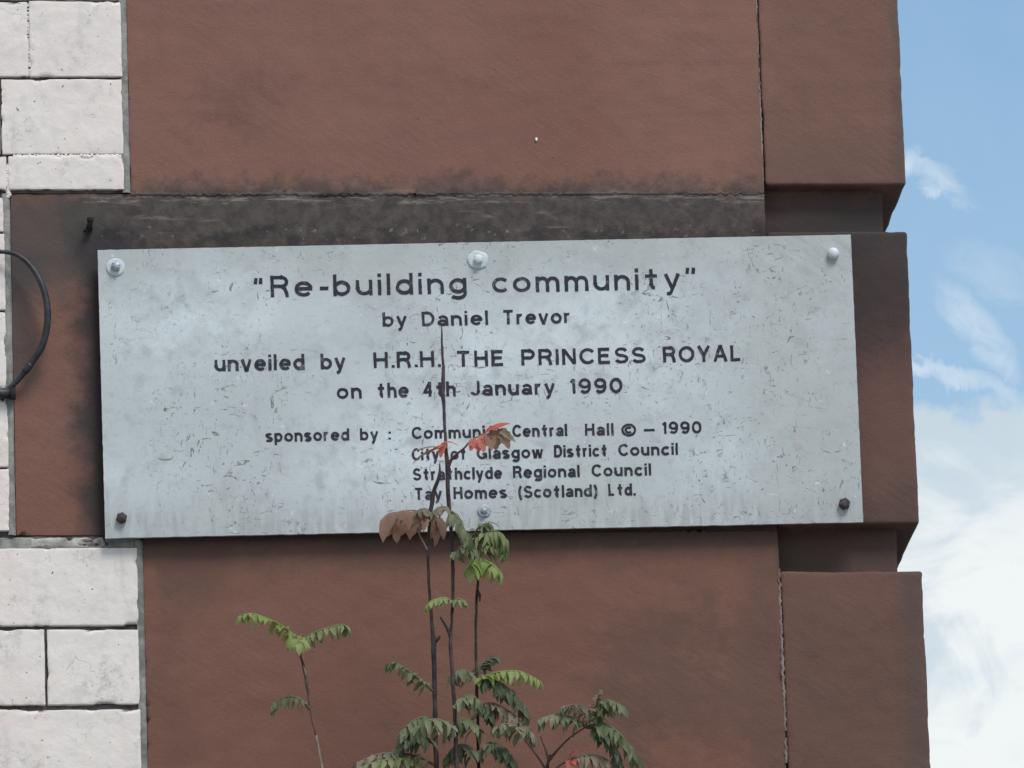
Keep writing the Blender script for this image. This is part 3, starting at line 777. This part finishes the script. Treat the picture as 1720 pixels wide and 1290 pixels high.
tube(bm, pp[i0:i0+5], [r*1.22 for r in rr[i0:i0+5]], 12)
put('tape_wrap', bm, M['cable'], cb)
cd = root('conduit_pipe', 'black conduit pipe ending on the white bricks below the cable loop', 'pipe', tuple(W(10, 662, .008)))
bm = bmesh.new()
c0, c1 = W(-900, 668, .0085), W(24, 661, .0085)
tube(bm, [c0.lerp(c1, t) for t in (0, .3, .6, .9, .97, 1)], [.0052]*6, 16)
put('tube_wall', bm, M['cable'], cd)
bm = bmesh.new(); dv = (c1-c0).normalized()
tube(bm, [c1-dv*.004, c1+dv*.0012], [.0064, .0062], 16)
put('collar', bm, M['iron'], cd)
nl = bmesh.new()
a = W(150, 384, 0.0); out = Vector((0, -1, 0))
tube(nl, smooth_path([a+out*-0.004, a+out*0.006, a+out*0.009+Vector((0, 0, .001)), a+out*0.011+Vector((.0004, 0, .0045)), a+out*0.0105+Vector((.0006, 0, .0075))], 5), [.0034]*5+[.0030]*5+[.0028]*5+[.0036]*5+[.0030], 10)
tube(nl, [a+out*0.003+Vector((.001, 0, -.002)), a+out*0.005+Vector((-.004, 0, -.0035)), a+out*0.004+Vector((-.0065, 0, -.005))], [.0022, .0018, .0008], 8)
tag(put('iron_nail', nl, M['iron'], None), 'small bent black iron nail in the stone above the plaque corner', 'nail')

# ------------------------------------------------------------------ saplings rooted on the ledge
def leaflet(bm, base, d, up, L, wid, curl, tw=0.0, seg=6):
    """one small blade: pointed, folded along its rib, curling over"""
    d = d.normalized(); s = d.cross(up).normalized(); nrm = s.cross(d).normalized()
    s = (s*math.cos(tw)+nrm*math.sin(tw)).normalized(); nrm = s.cross(d).normalized()
    rows_ = []
    p = Vector(base); dd = d.copy(); nn = nrm.copy()
    for i in range(seg+1):
        t = i/seg
        w_ = wid*0.5*(math.sin(math.pi*min(1, t**0.75))**0.8 if 0 < t < 1 else 0.03)
        rag = 1+0.18*math.sin(i*2.9+base[0]*900)
        rows_.append((bm.verts.new(p-s*w_*rag+nn*w_*0.35), bm.verts.new(p), bm.verts.new(p+s*w_*rag+nn*w_*0.35)))
        q = Matrix.Rotation(-curl/seg, 3, s)
        dd = q @ dd; nn = q @ nn
        p = p+dd*(L/seg)
    for a, b in zip(rows_, rows_[1:]):
        bm.faces.new((a[0], a[1], b[1], b[0])); bm.faces.new((a[1], a[2], b[2], b[1]))

def compound(parent, pts, mat, pairs=6, L=40, wid=13, droop=0.6, curl=0.9, label=None, stalk=0.15, jit=0.36, spread=1.0, dense=2.1):
    """feather-like leaf: a rib through pts = (px, py, distance from wall), with drooping leaflets in pairs"""
    rib = smooth_path([W(*p) for p in pts], 8)
    pairs = int(round(pairs*dense)); wid *= 0.70; L *= 0.82
    bm = bmesh.new()
    n = len(rib)-1
    tube(bm, rib, [SC*(2.0*(1-i/n)+0.9) for i in range(n+1)], 5)
    up = Vector((0, 0, 1))
    for k in range(pairs):
        t = stalk+(1-stalk)*(k+0.3)/pairs
        i = min(n-1, int(t*n)); p = rib[i].lerp(rib[i+1], t*n-i); tg = (rib[i+1]-rib[i]).normalized()
        side = tg.cross(up)
        side = side.normalized() if side.length > 0.1 else Vector((1, 0, 0))
        sz = 0.72+0.4*math.sin(math.pi*(0.2+0.75*t))
        for sg in (-1, 1):
            r = lambda a=1.0: random.uniform(-jit, jit)*a
            dv_ = side*sg*spread + tg*(0.55+r()) - up*(droop+r()) + Vector((r(.6), r(.6), r(.6)))
            leaflet(bm, p, dv_, up+Vector((r(), r(), 0)), L*SC*sz*random.uniform(.85, 1.12), wid*SC*sz*random.uniform(.85, 1.15), curl+r(1.2), r(1.2))
    tg = (rib[-1]-rib[-3]).normalized()
    leaflet(bm, rib[-1], tg-up*droop*0.6, up, L*SC*0.9, wid*SC, curl)
    return put('leaf', bm, mat, parent, True, label)

def blade(parent, base, tip, wid, mat, curl=0.8, label=None, upv=(0, -0.4, 1), n=1, tw=0.0):
    bm = bmesh.new()
    b, t = W(*base), W(*tip)
    leaflet(bm, b, t-b, Vector(upv), (t-b).length*1.08, wid*SC, curl, tw, 8)
    return put('leaf', bm, mat, parent, True, label)

def stem(parent, pts, rad, mat, name='stem'):
    P = [W(*p) for p in pts]
    pp, rr = smooth_path(P, 6, [r*SC*0.87 for r in rad])
    rr = [r*(1+0.22*noise.noise(Vector((p.z*120, p.x*60, 2)))) for r, p in zip(rr, pp)]
    pp = [p+Vector((.0006*noise.noise(p*90), 0, 0)) for p in pp]
    bm = bmesh.new(); tube(bm, pp, rr, 8)
    return put(name, bm, mat, parent)
def foot(px, d):                                    # where a stem leaves the ledge
    p = W(px, 1290, d); p.z = LEDZ; return p
GP = 'saplings growing up below the plaque'
def sapling(label, px, d):
    return root('sapling', label, 'sapling', tuple(foot(px, d)), GP)
def down(px, d):                                    # pixel row at which depth d meets the ledge
    lo, hi = 1290, 2400
    for _ in range(40):
        mid = (lo+hi)/2
        if W(px, mid, d).z > LEDZ: lo = mid
        else: hi = mid
    return hi+6

# thin sapling on the left
d = 0.11
s1 = sapling('thin sapling with one small green rosette on top, left of the other saplings', 560, d)
stem(s1, [(585, down(585, d), d), (560, 1400, d), (541, 1290, d), (536, 1260, d), (531, 1235, d)], [3.4, 3.0, 2.4, 2.2, 2.1], M['palestem'])
stem(s1, [(531, 1236, d), (524, 1205, d), (517, 1160, d), (511, 1125, d), (505, 1100, d), (502, 1075, d)], [2.1, 2.6, 3.1, 2.9, 2.3, 1.8], M['redstem'], 'shoot')
compound(s1, [(502, 1080, d), (488, 1062, d+.01), (462, 1045, d+.015), (425, 1031, d+.02), (404, 1034, d+.02)], M['fresh'], 7, 26, 12, 0.5, 1.0)
compound(s1, [(503, 1078, d), (522, 1066, d+.01), (548, 1056, d+.015), (574, 1049, d+.02), (584, 1054, d+.02)], M['green'], 6, 28, 11, 0.6, 0.9)
compound(s1, [(502, 1076, d), (500, 1070, d+.02), (500, 1072, d+.035), (502, 1080, d+.05)], M['fresh'], 4, 34, 17, 0.55, 0.9)
compound(s1, [(519, 1190, d), (508, 1177, d+.008), (488, 1170, d+.012), (466, 1178, d+.012), (458, 1190, d+.012)], M['dull'], 5, 26, 11, 0.6, 0.9)
bm = bmesh.new(); tube(bm, [W(510, 1118, d+.002), W(513, 1128, d+.003), W(514, 1140, d+.002)], [.0004, .0011, .0004], 6)
put('bud', bm, M['palestem'], s1)

# tall stem with the withered brown leaf
d = 0.13
s2 = sapling('tall dark sapling with a large withered brown leaf in front of the plaque bottom edge', 735, d)
stem(s2, [(740, down(740, d), d), (737, 1400, d), (733, 1290, d), (731, 1200, d), (729, 1110, d), (728, 1075, d), (726, 1050, d), (722, 1000, d), (719, 950, d), (719, 915, d), (721, 885, d), (723, 860, d), (729, 826, d), (737, 800, d), (738, 778, d)],
     [5.0, 4.8, 4.6, 4.5, 4.6, 5.4, 3.4, 2.7, 2.7, 2.8, 3.6, 4.2, 4.4, 3.2, 0.9], M['stem'])
bm = bmesh.new(); tube(bm, [W(729, 1078, d), W(735, 1074, d+.002), W(739, 1069, d+.002)], [.0026, .0018, .0012], 6)
put('bud', bm, M['stem'], s2)
for bx, by, tx, ty, wd_ in ((662, 862, 637, 896, 28), (670, 860, 650, 888, 26), (677, 859, 659, 895, 28), (687, 858, 675, 891, 28), (696, 858, 688, 894, 26), (705, 860, 702, 885, 22), (712, 864, 716, 884, 16)):
    blade(s2, (bx, by, d+.006), (tx, ty, d+.016+random.uniform(-.004, .004)), wd_, M['brown'], random.uniform(.5, 1.1), 'withered brown leaf', (random.uniform(-.4, .4), -1, .3), 1, random.uniform(-.5, .5))
for bx, by, tx, ty, wd_ in ((726, 868, 744, 908, 17), (734, 868, 753, 896, 16), (730, 872, 734, 898, 15)):
    blade(s2, (bx, by, d+.006), (tx, ty, d+.014), wd_, M['brown'], 1.1, 'withered brown leaf', (.3, -1, .3), 1, random.uniform(-.5, .5))
stem(s2, [(722, 866, d), (706, 859, d+.004), (686, 857, d+.006), (664, 861, d+.006)], [1.5, 1.3, 1.2, .8], M['palestem'], 'leaf_stalk')
stem(s2, [(718, 925, d), (708, 905, d+.004), (699, 884, d+.008), (696, 870, d+.01)], [1.6, 1.4, 1.2, 1.0], M['palestem'], 'leaf_stalk')
compound(s2, [(722, 862, d), (714, 855, d+.008), (704, 856, d+.012)], M['tan'], 3, 24, 11, 0.6, 0.8)
compound(s2, [(728, 1215, d), (712, 1205, d+.01), (692, 1212, d+.02), (672, 1232, d+.025)], M['dull'], 6, 38, 15, 0.7, 0.9)
compound(s2, [(730, 1250, d), (705, 1234, d+.012), (682, 1238, d+.02), (660, 1262, d+.02)], M['dark'], 7, 40, 15, 0.8, 0.9)
compound(s2, [(731, 1285, d), (690, 1268, d+.01), (640, 1266, d+.02), (594, 1284, d+.02)], M['tan'], 7, 34, 13, 0.6, 0.8)
compound(s2, [(732, 1310, d), (690, 1278, d+.02), (640, 1278, d+.03), (588, 1296, d+.03)], M['green'], 7, 30, 12, 0.5, 0.8)
compound(s2, [(727, 1160, d), (712, 1147, d+.008), (690, 1130, d+.014), (664, 1113, d+.016), (652, 1114, d+.016)], M['dull'], 6, 26, 11, 0.5, 0.9)

# tallest stem with the red leaves
d = 0.155
s3 = sapling('tallest sapling, its bare dark tip and red leaves reaching over the plaque lettering', 765, d)
stem(s3, [(772, down(772, d), d), (770, 1400, d), (767, 1290, d), (764, 1200, d), (760, 1130, d), (757, 1080, d), (758, 1050, d), (761, 1000, d), (760, 940, d), (757, 880, d), (753, 830, d), (751, 785, d), (748, 735, d), (746, 690, d), (744, 662, d), (745, 645, d), (744, 610, d), (742, 570, d), (742, 545, d)],
     [4.4, 4.2, 4.0, 3.8, 3.6, 3.8, 2.8, 3.2, 3.4, 3.7, 4.2, 4.2, 3.0, 3.0, 4.4, 4.4, 2.6, 2.0, 1.0], M['stem'])
stem(s3, [(757, 1072, d), (750, 1054, d+.004), (740, 1036, d+.006)], [3.0, 2.4, 1.3], M['stem'], 'side_twig')
stem(s3, [(752, 790, d), (757, 773, d+.003), (768, 762, d+.006), (780, 752, d+.008), (792, 740, d+.01), (812, 728, d+.012), (832, 720, d+.012)], [3.8, 3.4, 2.4, 1.7, 1.5, 1.2, 1.0], M['redstem'], 'side_twig')
dd = d+.008
blade(s3, (748, 752, d), (690, 756, dd), 13, M['brown'], 0.7, 'reddish brown leaf')
blade(s3, (746, 752, d), (694, 744, dd+.006), 10, M['tan'], 0.5)
blade(s3, (741, 745, d+.004), (768, 735, dd), 12, M['red'], 0.9, 'red autumn leaf')
blade(s3, (750, 748, d+.004), (722, 754, dd), 15, M['red'], 0.4, 'red autumn leaf')
blade(s3, (748, 742, d+.006), (739, 766, dd), 15, M['red'], 0.2, 'red autumn leaf')
for b_, t_, wd_, mt in (((790, 741), (807, 755), 14, 'red'), ((798, 736), (790, 754), 15, 'red'), ((808, 730), (812, 756), 17, 'red'), ((812, 728), (824, 748), 15, 'red'), ((822, 726), (826, 752), 20, 'brown'),
                        ((832, 722), (836, 752), 19, 'brown'), ((842, 719), (853, 748), 20, 'brown'), ((836, 721), (864, 736), 13, 'tan'), ((822, 724), (853, 706), 13, 'red'), ((814, 727), (838, 711), 11, 'red')):
    blade(s3, (*b_, d+.012), (*t_, d+.016+random.uniform(-.004, .006)), wd_, M[mt], random.uniform(.2, .7), None, (0, -1, 0.5), 1, random.uniform(-.6, .6))
compound(s3, [(755, 862, d), (763, 862, d+.01), (775, 880, d+.016), (788, 905, d+.02), (796, 922, d+.02)], M['dull'], 7, 34, 12, 0.7, 0.9)
compound(s3, [(754, 860, d), (745, 852, d+.008), (734, 854, d+.012), (726, 862, d+.012)], M['tan'], 4, 26, 13, 0.6, 0.9)
compound(s3, [(759, 940, d), (768, 926, d+.01), (785, 918, d+.02), (800, 928, d+.02)], M['dull'], 5, 30, 11, 0.8, 0.8)
compound(s3, [(761, 1012, d), (748, 1005, d+.01), (730, 1008, d+.014), (716, 1019, d+.014)], M['fresh'], 5, 22, 10, 0.5, 0.8)
compound(s3, [(761, 1010, d), (770, 1006, d+.01), (781, 1010, d+.012)], M['green'], 3, 22, 10, 0.7, 0.8)
compound(s3, [(765, 1235, d), (745, 1212, d+.012), (720, 1210, d+.02), (696, 1226, d+.02)], M['dull'], 6, 40, 15, 0.8, 0.8)
compound(s3, [(763, 1190, d), (775, 1174, d+.01), (792, 1168, d+.018), (806, 1178, d+.02)], M['dull'], 5, 36, 15, 0.8, 0.8)

# stem with the bright green crown
d = 0.12
s4 = sapling('sapling with a bright green feathery crown just under the plaque bottom edge', 803, d)
stem(s4, [(812, down(812, d), d), (808, 1400, d), (804, 1290, d), (802, 1200, d), (800, 1120, d), (799, 1060, d), (801, 1000, d), (803, 975, d), (803, 950, d), (800, 925, d)],
     [4.0, 3.8, 3.4, 3.1, 2.8, 2.5, 2.8, 2.6, 1.9, 1.6], M['stem'])
bm = bmesh.new(); tube(bm, [W(803, 990, d+.002), W(806, 1000, d+.004), W(806, 1012, d+.003)], [.0005, .0015, .0005], 6)
put('bud', bm, M['redstem'], s4)
compound(s4, [(800, 930, d), (806, 905, d+.01), (822, 892, d+.02), (842, 896, d+.025), (850, 908, d+.026)], M['green'], 7, 44, 11, 0.5, 1.0, None, .12, .25, 0.8)
compound(s4, [(801, 938, d), (815, 920, d+.012), (832, 914, d+.02), (846, 924, d+.022)], M['green'], 5, 38, 11, 0.7, 0.9)
compound(s4, [(800, 928, d), (798, 900, d+.01), (806, 884, d+.014), (822, 878, d+.016)], M['dull'], 5, 32, 10, 0.5, 0.9)
compound(s4, [(803, 950, d), (800, 940, d+.02), (797, 944, d+.035), (792, 954, d+.045)], M['fresh'], 5, 40, 20, 0.55, 0.8, 'bright green leaf')
compound(s4, [(803, 952, d), (812, 944, d+.02), (824, 947, d+.035), (836, 957, d+.04)], M['fresh'], 5, 38, 18, 0.6, 0.8, 'bright green leaf')
compound(s4, [(800, 1150, d), (812, 1138, d+.008), (838, 1129, d+.016), (872, 1128, d+.022), (904, 1142, d+.024)], M['fresh'], 8, 34, 12, 0.5, 0.9, 'bright green leaf')
compound(s4, [(801, 1155, d), (820, 1142, d+.01), (848, 1152, d+.018), (872, 1176, d+.022), (886, 1196, d+.022)], M['dark'], 8, 40, 15, 0.8, 0.8)
compound(s4, [(802, 1190, d), (826, 1182, d+.012), (856, 1196, d+.02), (884, 1220, d+.024), (896, 1236, d+.024)], M['tan'], 8, 36, 13, 0.8, 0.8, 'pale dry leaf')
compound(s4, [(800, 1145, d), (788, 1130, d+.008), (772, 1126, d+.012), (758, 1134, d+.012)], M['dull'], 5, 34, 14, 0.7, 0.8)
compound(s4, [(800, 1140, d), (806, 1120, d-.006), (818, 1108, d-.01), (830, 1104, d-.012)], M['dark'], 5, 28, 12, 0.5, 0.8)
compound(s4, [(802, 1235, d), (790, 1212, d+.014), (770, 1208, d+.02), (750, 1224, d+.022)], M['dull'], 6, 40, 15, 0.9, 0.8)
compound(s4, [(803, 1270, d), (822, 1248, d+.014), (846, 1256, d+.02), (866, 1284, d+.022)], M['dark'], 7, 42, 15, 0.8, 0.8)
compound(s4, [(803, 1280, d), (790, 1256, d+.014), (768, 1252, d+.02), (750, 1272, d+.022)], M['dark'], 6, 40, 15, 0.8, 0.8)
compound(s4, [(802, 1205, d), (808, 1188, d+.014), (818, 1190, d+.02), (826, 1208, d+.02)], M['dark'], 4, 32, 14, 0.9, 0.8)

# branching sapling on the right
d = 0.14
s5 = sapling('low forked sapling with pale drooping leaves, rightmost of the saplings', 925, d)
stem(s5, [(930, down(930, d), d), (928, 1400, d), (922, 1310, d), (920, 1285, d), (924, 1268, d)], [4.2, 4.0, 3.8, 3.6, 2.6], M['stem'])
stem(s5, [(922, 1300, d), (908, 1278, d+.004), (892, 1256, d+.008), (879, 1238, d+.01)], [2.8, 2.2, 1.8, 1.2], M['redstem'], 'side_twig')
stem(s5, [(921, 1280, d), (916, 1258, d+.002), (908, 1236, d+.004)], [2.4, 1.9, 1.1], M['redstem'], 'side_twig')
stem(s5, [(923, 1276, d), (938, 1258, d+.006), (956, 1240, d+.01), (984, 1221, d+.014)], [3.0, 2.2, 1.8, 1.3], M['redstem'], 'side_twig')
stem(s5, [(926, 1300, d), (940, 1286, d+.006), (955, 1277, d+.01)], [2.6, 2.2, 1.4], M['redstem'], 'side_twig')
compound(s5, [(984, 1221, d+.014), (962, 1206, d+.02), (936, 1200, d+.026), (906, 1208, d+.028)], M['dull'], 7, 36, 12, 0.6, 0.8)
compound(s5, [(984, 1222, d+.014), (990, 1198, d+.02), (970, 1184, d+.026), (944, 1188, d+.028)], M['tan'], 6, 34, 11, 0.5, 0.8, 'pale dry leaf')
compound(s5, [(985, 1221, d+.014), (1002, 1190, d+.018), (1022, 1176, d+.022), (1046, 1186, d+.024)], M['dull'], 6, 36, 13, 0.6, 0.8)
compound(s5, [(1000, 1196, d+.016), (1004, 1178, d+.018), (1006, 1166, d+.018)], M['tan'], 3, 26, 11, 0.4, 0.5)
compound(s5, [(985, 1222, d+.014), (1015, 1216, d+.02), (1044, 1236, d+.026), (1064, 1262, d+.028), (1078, 1288, d+.028)], M['dull'], 9, 40, 13, 0.8, 0.8)
compound(s5, [(985, 1222, d+.014), (1010, 1228, d+.02), (1030, 1252, d+.024), (1044, 1284, d+.026)], M['dark'], 7, 36, 12, 0.8, 0.8)
compound(s5, [(879, 1238, d+.01), (868, 1222, d+.014), (848, 1216, d+.018), (830, 1224, d+.018)], M['dull'], 5, 32, 13, 0.7, 0.8)
compound(s5, [(955, 1277, d+.01), (990, 1268, d+.016), (1022, 1278, d+.02), (1050, 1300, d+.02)], M['tan'], 6, 34, 12, 0.7, 0.8)
blade(s5, (958, 1276, d+.012), (968, 1256, d+.016), 20, M['red'], 0.4, 'red leaf')
blade(s5, (960, 1276, d+.012), (976, 1282, d+.016), 16, M['red'], 0.6, 'red leaf', (0, -1, .4))
blade(s5, (957, 1276, d+.012), (958, 1292, d+.016), 16, M['red'], 0.4, 'red leaf', (0, -1, .2))
